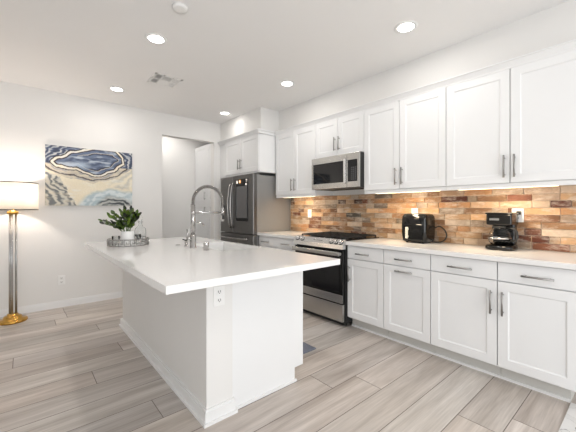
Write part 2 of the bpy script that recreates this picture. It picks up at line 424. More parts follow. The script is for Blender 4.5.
def worktop(label, y0, y1):
    tag(obj('countertop', NB(2.588, XW - .001, y0, y1, .8765, .914, .0025), 'quartz', origin=(2.9, (y0 + y1) / 2, .8765)), label, 'countertop')
worktop('long white quartz countertop under the air fryer and coffee maker', .285, 2.113)
worktop('short white quartz countertop between the fridge and the range', 2.895, 3.738)

# ------------------------------------------------------------ gas range
def make_range():
    y0, y1 = 2.117, 2.891; ym = (y0 + y1) / 2
    t = thing('gas_range', 'stainless steel slide-in gas range with black oven glass between the base cabinets', 'range', (2.9, ym, 0))
    obj('body', NB(2.60, 3.215, y0 + .002, y1 - .002, .045, .905), 'matblack', t)
    for a in (2.66, 3.15):
        for b in (y0 + .05, y1 - .05): obj('foot', cyl(BM(), (a, b, 0), (a, b, .046), .018, seg=12), 'matblack', t)
    obj('kick_plate', NB(2.62, 2.64, y0 + .02, y1 - .02, .008, .046), 'matblack', t)
    ct = obj('cooktop', NB(2.60, 3.222, y0 - .0005 + .002, y1 - .002, .905, .922, .003), 'black', t)
    # slanted control panel
    bm = prism_y(BM(), [(2.548, .828), (2.60, .828), (2.625, .921), (2.60, .928), (2.556, .872)], y0 + .003, y1 - .003)
    cp = obj('control_panel', bm, 'brightsteel', t)
    obj('display', NB(2.5760, 2.590, ym - .07, ym + .07, .893, .903), 'dglass', cp)
    for ky in (2.845, 2.765, 2.30, 2.232, 2.166):
        n = Vector((-.056, 0, .044)).normalized(); n = Vector((-.785, 0, .62)); c = Vector((2.578, ky, .900))
        bm = BM(); cyl(bm, c - n * .004, c + n * .012, .026, .025, seg=20); cyl(bm, c + n * .012, c + n * .034, .020, .017, seg=20)
        box(bm, c.x + n.x * .034 - .006, c.x + n.x * .034 + .003, ky - .004, ky + .004, c.z + n.z * .034 - .014, c.z + n.z * .034 + .014)
        k = obj('knob', bm, 'brightsteel', cp); obj('knob_skirt', cyl(BM(), c - n * .006, c + n * .006, .031, .030, seg=20), 'matblack', k)
    # oven door
    d = obj('oven_door', NB(2.562, 2.599, y0 + .012, y1 - .012, .250, .815, .003), 'black', t)
    obj('oven_window', NB(2.5585, 2.5625, y0 + .05, y1 - .05, .36, .70, .001), 'dglass', d)
    obj('lower_trim', NB(2.557, 2.5625, y0 + .012, y1 - .012, .255, .343, .002), 'steel', d)
    bm = NB(2.500, 2.520, y0 + .014, y1 - .014, .757, .803, .008)
    for b in (y0 + .035, y1 - .035): box(bm, 2.518, 2.563, b - .012, b + .012, .765, .795, .003)
    obj('oven_handle', bm, 'steel', d)
    obj('warming_drawer', NB(2.560, 2.599, y0 + .012, y1 - .012, .058, .240, .004), 'steel', t)
    # grates
    for i in range(3):
        a = y0 + .03 + i * .24; b = a + .232; bm = BM(); z = .944; w = .006
        for x in (2.66, 2.80, 2.93, 3.06, 3.19): box(bm, x - w, x + w, a, b, z - w, z + w, .002, 1)
        for y in (a + w, (a + b) / 2, b - w): box(bm, 2.66, 3.19, y - w, y + w, z - w, z + w, .002, 1)
        for x in (2.66, 3.19):
            for y in (a + w, b - w): box(bm, x - w, x + w, y - w, y + w, .921, z)
        obj('grate', bm, 'iron', ct)
    for bx in (2.76, 3.07):
        for by in (y0 + .15, y0 + .386, y1 - .15):
            bm = BM(); lathe(bm, [(.055, 0), (.05, .006), (.035, .008), (.034, .014), (.0001, .015)], (bx, by, .921), 24)
            obj('burner', bm, 'iron', ct)
make_range()

# ------------------------------------------------------------ microwave
def make_microwave():
    y0, y1 = 2.110, 2.852; z0, z1 = 1.500, 1.890; xf = 2.822
    t = thing('microwave', 'stainless over-the-range microwave with black window mounted above the gas range', 'microwave', (3.03, (y0 + y1) / 2, z0))
    obj('body', NB(xf + .022, 3.245 - .02, y0, y1, z0, z1), 'matblack', t)
    bm = BM(); yc = 2.285
    box(bm, xf, xf + .022, yc, y1, z1 - .078, z1 - .002, .003); box(bm, xf, xf + .022, yc, y1, z0, z0 + .066, .003)
    box(bm, xf, xf + .022, y1 - .028, y1, z0 + .066, z1 - .078); box(bm, xf, xf + .022, yc, yc + .04, z0 + .066, z1 - .078)
    d = obj('door', bm, 'steel', t)
    obj('window', NB(xf + .004, xf + .021, yc + .04, y1 - .028, z0 + .066, z1 - .078), 'dglass', d)
    obj('door_handle', NB(xf - .028, xf - .001, yc + .004, yc + .032, z0 + .05, z1 - .06, .008), 'brightsteel', d)
    p = obj('control_panel', NB(xf, xf + .0215, y0, yc - .002, z0, z1 - .002, .003), 'steel', t)
    k = obj('keypad', NB(xf - .0025, xf - .0002, y0 + .028, yc - .016, z0 + .066, z1 - .078), 'dglass', p)
    bm = BM()
    for i in range(7):
        for j in range(3):
            a = y0 + .040 + j * .026; c = z0 + .085 + i * .022
            box(bm, xf - .0036, xf - .0024, a, a + .015, c, c + .009)
    obj('buttons', bm, M['screen'], k)
    obj('vent_grille', NB(xf + .03, xf + .16, y0 + .03, y1 - .03, z0 - .004, z0 + .001), 'slot', t)
make_microwave()

# ------------------------------------------------------------ refrigerator
def make_fridge():
    y0, y1 = 3.748, 4.700; xf = 2.52; ym = 4.315
    t = thing('refrigerator', 'dark stainless french-door refrigerator at the end of the cabinet run', 'refrigerator', (2.9, (y0 + y1) / 2, 0))
    obj('body', NB(xf + .075, 3.235, y0, y1, .03, 1.755, .004), 'slateside', t)
    obj('foot', NB(xf + .1, 3.2, y0 + .03, y1 - .03, 0, .031), 'matblack', t)
    for a in (y0 + .06, y1 - .06): obj('hinge_cover', NB(xf + .072, xf + .14, a - .05, a + .05, 1.756, 1.772, .004), 'slateside', t)
    dl = obj('door', NB(xf, xf + .07, ym + .003, y1 + .01, .885, 1.772, .009), 'slate', t)
    dr = obj('door', NB(xf, xf + .07, y0 - .012, ym - .003, .885, 1.772, .009), 'slate', t)
    fd = obj('freezer_drawer', NB(xf, xf + .07, y0 - .012, y1 + .01, .06, .872, .009), 'slate', t)
    sp = obj('glass_panel', NB(xf - .006, xf + .001, 3.868, 4.212, 1.075, 1.71, .003), 'dglass', dr)
    obj('display_glass', NB(xf - .0075, xf - .0055, 3.895, 4.185, 1.12, 1.60), 'screen', sp)
    bm = BM(); cyl(bm, (xf - .006, 4.085, 1.672), (xf - .010, 4.085, 1.672), .026, seg=20)
    obj('display_icon', bm, 'orange', sp, label='round orange icon')
    for q in ((4.15, 4.185, 1.645, 1.69), (3.90, 3.93, 1.61, 1.638), (3.885, 3.925, 1.69, 1.697), (3.885, 3.915, 1.665, 1.672)):
        obj('display_icon', NB(xf - .009, xf - .006, *q), 'icon', sp, label='pale square icon')
    obj('display_icon', cyl(BM(), (xf - .010, 4.085, 1.672), (xf - .012, 4.085, 1.672), .013, seg=16), 'icon', sp, label='pale centre of the round icon')
    def bow(ya, za, yb, zb, out, mid=.03):
        pts = []; n = 18
        for i in range(n + 1):
            s = i / n; k = math.sin(PI * s)
            pts.append((xf - .012 - out * k ** .6, ya + (yb - ya) * s, za + (zb - za) * s))
        bm = BM(); tube(bm, pts, .013, 12); return bm
    obj('door_handle', bow(ym + .038, .96, ym + .038, 1.66, .052), M['handle'], dl)
    obj('door_handle', bow(ym - .038, .96, ym - .038, 1.66, .052), M['handle'], dr)
    obj('drawer_handle', bow(y0 + .12, .808, y1 - .05, .808, .05), M['handle'], fd)
make_fridge()

# ------------------------------------------------------------ island
IX0, IX1, IY0, IY1 = .813, 1.590, 1.688, 3.68
def make_island():
    t = thing('kitchen_island', 'long white kitchen island with panelled end and wide overhanging top', 'island', (1.2, 2.68, 0))
    obj('side_wall', NB(IX0, .985, IY0, IY1, 0, .8755), 'wall', t, label='painted grey-white side panel')
    bm = prism_y(BM(), [(.985, 0), (1.508, 0), (1.508, .1), (IX1, .1), (IX1, .8755), (.985, .8755)], IY0 + .012, IY0 + .042)
    obj('end_panel', bm, 'cab', t)
    bm = BM()
    box(bm, .985, 1.48, IY0 + .042, IY1, 0, .1); box(bm, .985, IX1 - .02, IY0 + .042, IY1, .1, .66)
    for a, b, c, d in ((.985, 1.21, IY0 + .042, IY1), (1.21, IX1 - .02, IY0 + .042, 2.22), (1.21, IX1 - .02, 2.95, IY1)): box(bm, a, b, c, d, .66, .8755)
    obj('body', bm, 'cab', t)
    for i in range(4):
        a = IY0 + .06 + i * .505; b = a + .50; zt = .66 if i in (1, 2) else .868
        d = obj('door', NB(IX1 - .0195, IX1 - .0, a, b, .118, zt, .002), 'cab', t)
    bm = BM()
    for x0, x1, y0, y1 in ((IX0 - .013, IX0, IY0 - .013, IY1 + .05), (IX0, 1.0, IY0 - .013, IY0)):
        box(bm, x0, x1, y0, y1, 0, .075)
    box(bm, IX0, .992, IY0 - .009, IY0, .075, .09)
    box(bm, IX0 - .009, IX0, IY0 - .009, IY1, .075, .09); 
    for x0, x1, y0, y1 in ((IX0 - .024, IX0 - .013, IY0 - .024, IY1 + .06), (IX0 - .013, 1.01, IY0 - .024, IY0 - .013), (.985, 1.520, IY0 + .001, IY0 + .012)):
        box(bm, x0, x1, y0, y1, 0, .018)
    obj('baseboard', bm, 'trim', t)
    # top with the sink cut-out
    X0, X1, Y0, Y1 = .477, 1.641, 1.385, 3.71; sx0, sx1, sy0, sy1 = 1.235, 1.600, 2.25, 2.925
    bm = BM()
    xs = [X0, sx0, sx1, X1]; ys = [Y0, sy0, sy1, Y1]
    for z in (.8765, .914):
        g = [[bm.verts.new((x, y, z)) for y in ys] for x in xs]
        for i in range(3):
            for j in range(3):
                if i == 1 and j == 1: continue
                bm.faces.new((g[i][j], g[i + 1][j], g[i + 1][j + 1], g[i][j + 1]))
    bm.verts.ensure_lookup_table(); V = bm.verts; at = lambda k, i, j: V[k * 16 + i * 4 + j]
    for i in range(3):
        for j in (0, 3): bm.faces.new((at(0, i, j), at(0, i + 1, j), at(1, i + 1, j), at(1, i, j)))
        for j in (0, 3): bm.faces.new((at(0, j, i), at(0, j, i + 1), at(1, j, i + 1), at(1, j, i)))
    for a, b in (((1, 1), (2, 1)), ((2, 1), (2, 2)), ((2, 2), (1, 2)), ((1, 2), (1, 1))): bm.faces.new((at(0, *a), at(0, *b), at(1, *b), at(1, *a)))
    tag(obj('island_countertop', bm, 'quartz', origin=(1.06, 2.55, .8765)), 'glossy white quartz top overhanging the kitchen island, with sink cut-out', 'countertop')
    # sink bowl
    s = thing('kitchen_sink', 'white undermount sink set into the island top behind the tall faucet', 'sink', (1.4, 2.6, .68))
    bm = BM(); e = .008; zb = .68
    box(bm, sx0 - e, sx1 + e, sy0 - e, sy1 + e, zb, zb + .01)
    box(bm, sx0 - e - .004, sx0 - .001, sy0 - e, sy1 + e, zb, .876); box(bm, sx1 + .001, sx1 + e + .004, sy0 - e, sy1 + e, zb, .876)
    box(bm, sx0, sx1, sy0 - e - .004, sy0 - .001, zb, .876); box(bm, sx0, sx1, sy1 + .001, sy1 + e + .004, zb, .876)
    obj('bowl', bm, 'ceramic', s)
    bm = BM(); lathe(bm, [(.045, 0), (.042, .003), (.0001, .003)], (1.4, 2.6, .69), 24); obj('drain', bm, 'chrome', s)
make_island()

# ------------------------------------------------------------ faucets
def make_faucet():
    x, y = 1.132, 2.612; z = .914
    t = thing('pull_down_faucet', 'tall chrome spring-neck faucet arching over the island sink', 'faucet', (x, y, z))
    bm = BM(); lathe(bm, [(.030, 0), (.030, .004), (.026, .008), (.026, .115), (.021, .119)], (x, y, z), 28); obj('base', bm, 'chrome', t)
    bm = BM(); cyl(bm, (x, y, z + .117), (x, y, z + .38), .0195, seg=20); obj('post', bm, 'chrome', t)
    R_ = .143; zc = z + .39
    pts = [(x, y, z + .38)] + [(x + R_ - R_ * math.cos(a), y, zc + .008 + R_ * math.sin(a)) for a in [PI * i / 40 for i in range(41)]] + [(x + 2 * R_, y, zc - .03)]
    bm = BM(); tube(bm, pts, .0105, 10); obj('hose', bm, 'darkrim', t)
    # spring coil wound around the hose
    P = [Vector(p) for p in pts]; cum = [0]
    for a, b in zip(P, P[1:]): cum.append(cum[-1] + (b - a).length)
    Lt = cum[-1]; turns = 48; n = turns * 10; sp = []
    for i in range(n + 1):
        s = Lt * i / n; k = max(j for j in range(len(cum)) if cum[j] <= s + 1e-9); k = min(k, len(P) - 2)
        f = (s - cum[k]) / (cum[k + 1] - cum[k]); c = P[k].lerp(P[k + 1], f); tg = (P[k + 1] - P[k]).normalized(); nx = Vector((0, 1, 0)); ny = tg.cross(nx)
        a = 2 * PI * i / 10; sp.append(c + (nx * math.cos(a) + ny * math.sin(a)) * .0145)
    bm = BM(); tube(bm, sp, .0024, 5); obj('spring', bm, 'chrome', t)
    bm = BM(); cyl(bm, (x, y, z + .308), (x + 2 * R_ + .022, y, z + .308), .0085, seg=12); cyl(bm, (x, y, z + .290), (x, y, z + .326), .0205, seg=20)
    cyl(bm, (x + 2 * R_, y, z + .294), (x + 2 * R_, y, z + .322), .021, seg=20)
    obj('support_arm', bm, 'chrome', t)
    hx = x + 2 * R_
    bm = BM(); cyl(bm, (hx, y, zc - .03), (hx, y, z + .30), .013, .017, seg=18); cyl(bm, (hx, y, z + .30), (hx, y, z + .235), .017, .021, seg=18); cyl(bm, (hx, y, z + .235), (hx, y, z + .225), .021, .016, seg=18)
    h = obj('spray_head', bm, 'chrome', t)
    bm = NB(hx + .010, hx + .026, y - .010, y + .010, z + .34, z + .375, .004); obj('spray_button', bm, 'matblack', h); obj('spray_trigger', NB(hx - .012, hx + .010, y - .0235, y - .012, z + .245, z + .285, .003), 'matblack', h)
    bm = BM(); cyl(bm, (x - .02, y, z + .085), (x - .052, y, z + .085), .017, seg=16); tube(bm, [(x - .046, y, z + .09), (x - .05, y, z + .12), (x - .054, y, z + .165)], .005, 8)
    obj('lever_handle', bm, 'chrome', t)
make_faucet()
def small_faucet():
    x, y, z = 1.138, 2.775, .914
    t = thing('filter_faucet', 'small chrome gooseneck water-filter faucet left of the tall spring faucet', 'faucet', (x, y, z))
    bm = BM(); lathe(bm, [(.020, 0), (.020, .004), (.013, .008), (.013, .05), (.009, .055)], (x, y, z), 20); obj('base', bm, 'chrome', t)
    pts = [(x, y, z + .05), (x + .01, y, z + .10), (x + .035, y, z + .16)] + [(x + .11 - .07 * math.cos(a), y, z + .165 + .05 * math.sin(a)) for a in [PI * i / 10 * .8 for i in range(1, 11)]]
    bm = BM(); tube(bm, pts, .0048, 8); e = pts[-1]; cyl(bm, e, (e[0] + .006, y, e[2] - .018), .008, seg=10); obj('spout', bm, 'chrome', t)
    bm = BM(); cyl(bm, (x, y - .01, z + .052), (x - .04, y - .02, z + .066), .005, seg=8); obj('lever', bm, 'matblack', t)
small_faucet()
bm = BM(); lathe(bm, [(.022, 0), (.022, .060), (.020, .065), (.0001, .066)], (1.152, 2.395, .914), 24)
tag(obj('air_gap_cap', bm, 'chrome', origin=(1.152, 2.395, .914)), 'short chrome air gap cylinder right of the tall faucet', 'air gap')
bm = BM(); lathe(bm, [(.021, 0), (.020, .005), (.0001, .006)], (1.11, 2.905, .914), 24)
tag(obj('disposal_button', bm, 'chrome', origin=(1.11, 2.905, .914)), 'flat chrome button on the island top left of the small filter faucet', 'button')

# ------------------------------------------------------------ outlets
def outlet(label, loc, axis, w=.074, h=.118, switch=False, horiz=False):
    x, y, z = loc; t = thing('outlet', label, 'outlet', loc)
    def bx(u0, u1, v0, v1, d0, d1, b=0):
        if axis == 'x': return NB(x - d1, x - d0, y + u0, y + u1, z + v0, z + v1, b)
        return NB(x + u0, x + u1, y - d1, y - d0, z + v0, z + v1, b)
    obj('cover_plate', bx(-w / 2, w / 2, -h / 2, h / 2, 0, .006, .002), 'outlet', t)
    for s in (-1, 1):
        r = obj('socket', bx(-.017, .017, s * .025 - .016, s * .025 + .016, .006, .009, .001), 'outlet', t)
        b = bx(-.009, -.005, s * .025 - .004, s * .025 + .008, .009, .0096); 
        def add(u0, u1, v0, v1):
            if axis == 'x': box(b, x - .0096, x - .009, y + u0, y + u1, z + v0, z + v1)
            else: box(b, x + u0, x + u1, y - .0096, y - .009, z + v0, z + v1)
        add(.005, .009, s * .025 - .004, s * .025 + .008); add(-.003, .003, s * .025 - .011, s * .025 - .006)
        obj('slots', b, 'slot', r)
    return t
XB = XW - .0205
outlet('white outlet plate on the bricks behind the coffee maker', (XB - .003, .762, 1.20), 'x', w=.085)
outlet('white outlet plate on the bricks behind the air fryer', (XB - .003, 1.682, 1.205), 'x')
outlet('white outlet plate on the bricks between the fridge and the range', (XB - .003, 3.30, 1.19), 'x')
outlet('white outlet plate low on the wall beneath the agate picture', (.378, YB, .347), 'y')
outlet('white outlet plate on the near end of the island below the overhang', (.892, IY0, .735), 'y')

# ------------------------------------------------------------ air fryer
def air_fryer():
    x0, x1, y0, y1 = 2.965, 3.200, 1.438, 1.702; z = .914
    cx_, cy_ = (x0 + x1) / 2, (y0 + y1) / 2
    t = thing('air_fryer', 'glossy black rounded air fryer with pale vertical handle on the right counter', 'air fryer', (cx_, cy_, z))
    bm = BM(); 
    prof = [(.110, .012), (.126, .02), (.130, .06), (.133, .12), (.133, .19), (.131, .24), (.127, .268), (.115, .287), (.09, .294), (.0001, .296)]
    lathe(bm, prof, (cx_, cy_, z), 64, sq=7)
    for v in bm.verts: v.co.x = cx_ + (v.co.x - cx_) * .88
    obj('body', bm, 'black', t)
    bm = NB(x0 - .006, x0 + .02, y0 + .03, y1 - .03, z + .03, z + .19, .006); b = obj('basket', bm, 'black', t)
    bm = NB(x0 - .036, x0 - .020, 1.604, 1.630, z + .045, z + .160, .005); box(bm, x0 - .024, x0 - .004, 1.608, 1.626, z + .055, z + .075); box(bm, x0 - .024, x0 - .004, 1.608, 1.626, z + .130, z + .150)
    obj('basket_handle', bm, 'cream', b, label='pale cream vertical handle')
    obj('display', NB(x0 - .004, x0 + .02, y0 + .05, y1 - .06, z + .20, z + .245, .002), 'dglass', t)
    for a in (x0 + .05, x1 - .05):
        for c in (y0 + .05, y1 - .05): obj('foot', cyl(BM(), (a, c, z), (a, c, z + .014), .012, seg=12), 'matblack', t)
    pts = [(3.17, 1.47, 1.03), (3.18, 1.44, 1.065), (3.185, 1.40, 1.078), (3.19, 1.355, 1.045), (3.19, 1.335, .995), (3.185, 1.35, .95), (3.18, 1.39, .924), (3.17, 1.45, .921), (3.17, 1.50, .921)]
    P = []
    for i in range(len(pts) - 1):
        p0, p1, p2, p3 = [Vector(pts[max(0, min(len(pts) - 1, i + k))]) for k in (-1, 0, 1, 2)]
        for s in range(6):
            u = s / 6; P.append(.5 * ((2 * p1) + (p2 - p0) * u + (2 * p0 - 5 * p1 + 4 * p2 - p3) * u * u + (-p0 + 3 * p1 - 3 * p2 + p3) * u ** 3))
    bm = BM(); tube(bm, P, .0065, 8); obj('power_cord', bm, 'matblack', t)
air_fryer()

# ------------------------------------------------------------ coffee maker
def coffee_maker():
    z = .914; cy_ = .838
    t = thing('coffee_maker', 'black drip coffee maker with glass carafe on the right counter', 'coffee maker', (3.09, cy_, z))
    bm = BM(); lathe(bm, [(.098, 0), (.108, .006), (.108, .026), (.098, .038), (.0001, .040)], (3.060, cy_, z), 40, sq=3)
    box(bm, 3.07, 3.185, cy_ - .085, cy_ + .085, z, z + .04, .008); obj('base', bm, 'black', t)
    obj('water_tank', NB(3.115, 3.185, cy_ - .082, cy_ + .082, z + .04, z + .305, .012), 'black', t)
    bm = NB(2.99, 3.185, cy_ - .092, cy_ + .092, z + .205, z + .30, .012); box(bm, 2.985, 3.188, cy_ - .097, cy_ + .097, z + .296, z + .309, .004)
    cyl(bm, (3.06, cy_, z + .205), (3.06, cy_, z + .2), .06, .055, seg=24)
    tp = obj('brew_housing', bm, 'black', t)
    obj('badge', NB(2.9865, 2.991, cy_ - .005, cy_ + .065, z + .245, z + .262), 'steel', tp, label='small silver badge')
    bm = BM(); lathe(bm, [(.0001, .0), (.062, .001), (.076, .025), (.080, .055), (.072, .098), (.052, .130), (.054, .142), (.050, .142), (.048, .130), (.068, .097), (.076, .055), (.072, .027), (.060, .006), (.0001, .005)], (3.035, cy_ + .005, z + .042), 36)
    c = obj('carafe', bm, 'glass', t)
    bm = BM(); lathe(bm, [(.053, 0), (.053, .012), (.030, .016), (.0001, .016)], (3.035, cy_ + .005, z + .182), 28); obj('carafe_lid', bm, 'matblack', c)
    bm = BM(); lathe(bm, [(.084, 0), (.0835, .012), (.0805, .012), (.081, 0), (.084, 0)], (3.035, cy_ + .005, z + .092), 28, cap=False); obj('carafe_band', bm, 'chrome', c)
    bm = BM(); tube(bm, [(3.03, cy_ - .045, z + .188), (3.022, cy_ - .085, z + .188), (3.018, cy_ - .115, z + .16), (3.02, cy_ - .122, z + .115), (3.024, cy_ - .108, z + .08), (3.03, cy_ - .074, z + .078)], .011, 10); obj('carafe_handle', bm, 'matblack', c)
    bm = BM(); cyl(bm, (3.0, cy_ - .05, z + .02), (2.962, cy_ - .05, z + .02), .010, seg=14); obj('switch', bm, 'chrome', t)
    bm = NB(3.19, 3.2165, .735, .765, 1.205, 1.235, .004); p = obj('power_plug', bm, 'matblack', t)
    bm = BM(); tube(bm, [(3.20, .76, 1.21), (3.198, .79, 1.19), (3.20, .82, 1.12), (3.2, .82, .95), (3.195, .82, .93)], .004, 8); obj('power_cord', bm, 'matblack', t)
coffee_maker()

# ------------------------------------------------------------ under cabinet lights
def bar_light(label, y0, y1, w):
    t = thing('under_cabinet_light', label, 'light', (3.0, (y0 + y1) / 2, 1.42))
    obj('housing', NB(2.95, 3.00, y0, y1, 1.425, 1.441, .002), 'outlet', t)
    obj('lens', NB(2.955, 2.995, y0 + .01, y1 - .01, 1.4215, 1.4255), 'warmglow', t)
    l = area('light', (3.0, (y0 + y1) / 2, 1.417), (.45, 0, -1), .05, y1 - y0 - .04, w, (1.0, .80, .56)); l.parent = t; l.location = l.location - t.location
bar_light('warm light bar under the wall cabinet between fridge and microwave', 2.95, 3.6, 4.5)
bar_light('warm light bar under the wall cabinet above the air fryer', 1.30, 2.0, 5)
bar_light('warm light bar under the wall cabinet above the coffee maker', .45, 1.15, 5)

# ------------------------------------------------------------ agate picture
def picture():
    x0, x1, z0, z1 = .211, 1.204, 1.30, 2.055; yf = YB - .03
    t = thing('agate_picture', 'wide canvas print of blue and cream agate on the back wall', 'picture', ((x0 + x1) / 2, YB, z0))
    obj('canvas', NB(x0, x1, yf + .002, YB - .0005, z0, z1), 'cream', t)
    nx, nz = 260, 200
    def P(x, y): return ((x - 30) / 523 * 1.33, (y - 28 - 50 * (x - 30) / 523) / (364 - 50 * (x - 30) / 523))
    ring = [P(*p) for p in ((70, 130), (95, 112), (140, 92), (165, 68), (205, 64), (255, 62), (310, 48), (360, 52), (440, 62), (452, 78), (485, 105), (492, 142), (455, 160), (430, 182), (385, 188), (345, 208), (305, 208), (262, 196), (235, 186), (200, 168), (150, 162), (95, 152))]
    def sd(px, py):
        best = 9; ins = False; n = len(ring)
        for i in range(n):
            ax, ay = ring[i]; bx_, by = ring[(i + 1) % n]
            dx, dy = bx_ - ax, by - ay; k = max(0, min(1, ((px - ax) * dx + (py - ay) * dy) / (dx * dx + dy * dy)))
            d = math.hypot(px - ax - k * dx, py - ay - k * dy); best = min(best, d)
            if (ay > py) != (by > py) and px < (bx_ - ax) * (py - ay) / (by - ay) + ax: ins = not ins
        return -best if ins else best
    from mathutils import noise as N
    def mix(a, b, k): k = max(0, min(1, k)); return tuple(a[i] + (b[i] - a[i]) * k for i in range(3))
    NAVY = (.055, .075, .14); SLATE = (.17, .22, .32); CREAM = (.80, .72, .55); BROWN = (.045, .03, .025); WHITE = (.82, .79, .72); TAN = (.60, .53, .42); PALE = (.50, .58, .62)
    def fbm(x, y, z, f=1): return sum(N.noise(Vector((x * f * 2 ** k, y * f * 2 ** k, z + k * 7))) / 2 ** k for k in range(4))
    DARK = (.03, .025, .03); TEAL = (.42, .52, .56)
    def colour(u, v):
        px, py = u * 1.33, v
        wx, wy = fbm(px, py, 0, 4) * .035, fbm(px, py, 20, 4) * .035
        d = sd(px + wx * .5, py + wy * .7); fine = fbm(px, py, 40, 3); stre = fbm(px * .6, py * 2.2, 60, 7)
        if d < -.03:
            c = mix(NAVY, SLATE, .45 + .5 * math.sin(d * 75 + fine * 5) * .6)
            c = mix(c, (.46, .52, .60), (stre - .02) * 1.6)
            q = d + .085 + fine * .02
            if abs(q) < .007 and px > .45: c = mix(c, (.55, .52, .48), .75)
            if -.020 < q < -.007 and px > .62: c = DARK
            hl = math.hypot((px - .50) * 1.1, (py - .30) * 2.2)
            if hl < .20: c = mix(c, (.52, .62, .74), (.20 - hl) * 4)
            return c
        if d < -.012: return mix(DARK, BROWN, .5 + fine)
        if d < .020: return mix(WHITE, CREAM, .4 + fine * 1.2)
        if d < .036: return mix(BROWN, DARK, .5 + stre)
        # everything outside the ring, d grows away from it
        upper = v < .30 - .2 * math.exp(-((u - .1) / .2) ** 2) * 0 and (u < .34 or u > .80 or v < .10)
        if upper and v < .34 + .08 * fine:
            s1 = .5 + .5 * math.sin(d * 85 + fine * 7 + stre * 3); c = mix(mix(NAVY, DARK, .3), SLATE, s1)
            return mix(c, (.62, .62, .60), (s1 - .62) * 2 + stre * .8)
        if d < .16 + .05 * fine and v > .2:
            s1 = .5 + .5 * math.sin(d * 95 + fine * 6 + stre * 2); c = mix((.36, .35, .36), TAN, s1); c = mix(c, CREAM, (d - .05) * 5 + stre * .7)
            b = d - (.105 + .03 * fine)
            if abs(b) < .006: c = BROWN
            elif 0 < b < .02: c = mix((.12, .12, .14), c, .3)
            return c
        e = (u - .10) * 1.1 - (v - .55) * .36 + wx * 1.6
        if v > .40 and e < .07 + .03 * fine:
            s1 = .5 + .5 * math.sin(e * 62 + fine * 7 + stre * 2.5); c = mix((.15, .165, .175), (.62, .60, .53), s1 * 1.3 - .1)
            return mix(c, CREAM, stre * .8)
        rr = math.hypot((u - .76) * 1.15, (v - 1.22) * 1.0) + wx * .9 + wy * .5
        edge = .56 - rr
        if edge > 0:
            c = mix(TEAL, (.68, .73, .74), .5 + .5 * math.sin(rr * 48 + fine * 8) + stre)
            k = max(0, min(1, (edge - .14 - .25 * max(0, .62 - u) * 3) * 14))
            dk = mix((.05, .06, .07), (.55, .56, .53), .5 + .5 * math.sin(rr * 88 + fine * 6) + stre * .6)
            return mix(mix(CREAM, c, edge * 16), dk, k)
        c = mix(CREAM, (.84, .77, .62), .5 + fine)
        if u > .68: c = mix(c, (.55, .53, .47), (.35 + .5 * math.sin(d * 42 + fine * 6)) * min(1, (u - .68) * 8))
        return mix(c, (.84, .82, .76), stre)
    me = bpy.data.meshes.new('print'); vs = []; fs = []; cs = []
    for j in range(nz + 1):
        for i in range(nx + 1):
            u, v = i / nx, j / nz
            vs.append((x0 + (x1 - x0) * u - t.location.x, yf - t.location.y, z1 - (z1 - z0) * v - t.location.z)); cs.append(colour(u, v))
    for j in range(nz):
        for i in range(nx):
            a = j * (nx + 1) + i; fs.append((a, a + nx + 1, a + nx + 2, a + 1))
    me.from_pydata(vs, [], fs); ca = me.color_attributes.new('Col', 'FLOAT_COLOR', 'POINT')
    for i, c in enumerate(cs): ca.data[i].color = (*[max(0, q) for q in c], 1)
    me.materials.append(M['paint']); o = bpy.data.objects.new('print', me); COL.objects.link(o); o.parent = t
picture()

# ------------------------------------------------------------ floor lamp
def floor_lamp():
    x, y = -.085, 4.645
    t = thing('floor_lamp', 'lit floor lamp with white drum shade and round brass base at the left edge', 'lamp', (x, y, 0))
    bm = BM(); lathe(bm, [(.128, 0), (.132, .006), (.132, .022), (.122, .032), (.085, .036), (.078, .062), (.070, .068), (.05, .070), (.048, .088), (.0001, .090)], (x, y, 0), 48); obj('base', bm, 'brass', t)
    for k in range(3):
        a = 2 * PI * k / 3 + .35; px, py = x + .03 * math.cos(a), y + .03 * math.sin(a)
        bm = BM(); cyl(bm, (px, py, .085), (px, py, 1.20), .0115, seg=16); obj('pole', bm, M['pole'], t)
    bm = BM(); lathe(bm, [(.0001, 0), (.046, .0), (.052, .01), (.052, .03), (.03, .04), (.012, .06), (.012, .10), (.0001, .10)], (x, y, 1.195), 28)
    cyl(bm, (x - .05, y, 1.215), (x + .05, y, 1.215), .008, seg=10); obj('socket_cap', bm, 'brass', t)
    R_ = .224; z0, z1 = 1.247, 1.546
    bm = BM(); n = 64
    A = [[bm.verts.new((x + R_ * math.cos(2 * PI * i / n), y + R_ * math.sin(2 * PI * i / n), z)) for i in range(n)] for z in (z0, z1)]
    for i in range(n):
        f = bm.faces.new((A[0][i], A[0][(i + 1) % n], A[1][(i + 1) % n], A[1][i])); f.smooth = True
    s = obj('lamp_shade', bm, 'shade', t)
    md = s.modifiers.new('thick', 'SOLIDIFY'); md.thickness = .0015
    for z in (z0, z1):
        bm = BM(); lathe(bm, [(R_ - .004, -.005), (R_ + .003, -.005), (R_ + .003, .005), (R_ - .004, .005), (R_ - .004, -.005)], (x, y, z), 64, cap=False)
        obj('shade_rim', bm, 'darkrim', s, label='thin dark metal rim')
    bm = BM()
    for k in range(3):
        a = 2 * PI * k / 3; cyl(bm, (x, y, z0 + .02), (x + (R_ - .002) * math.cos(a), y + (R_ - .002) * math.sin(a), z0 + .02), .0025, seg=6)
    obj('spider', bm, 'brass', s)
    bm = BM(); lathe(bm, [(.0001, 0), (.014, .0), (.016, .03), (.03, .07), (.028, .095), (.0001, .115)], (x, y, 1.295), 20); obj('bulb', bm, 'warmglow', t)
    d = bpy.data.lights.new('light', 'POINT'); d.energy = 15; d.color = (1, .87, .76); d.shadow_soft_size = .05
    l = bpy.data.objects.new('light', d); COL.objects.link(l); l.parent = t; l.location = (0, 0, 1.43)
floor_lamp()

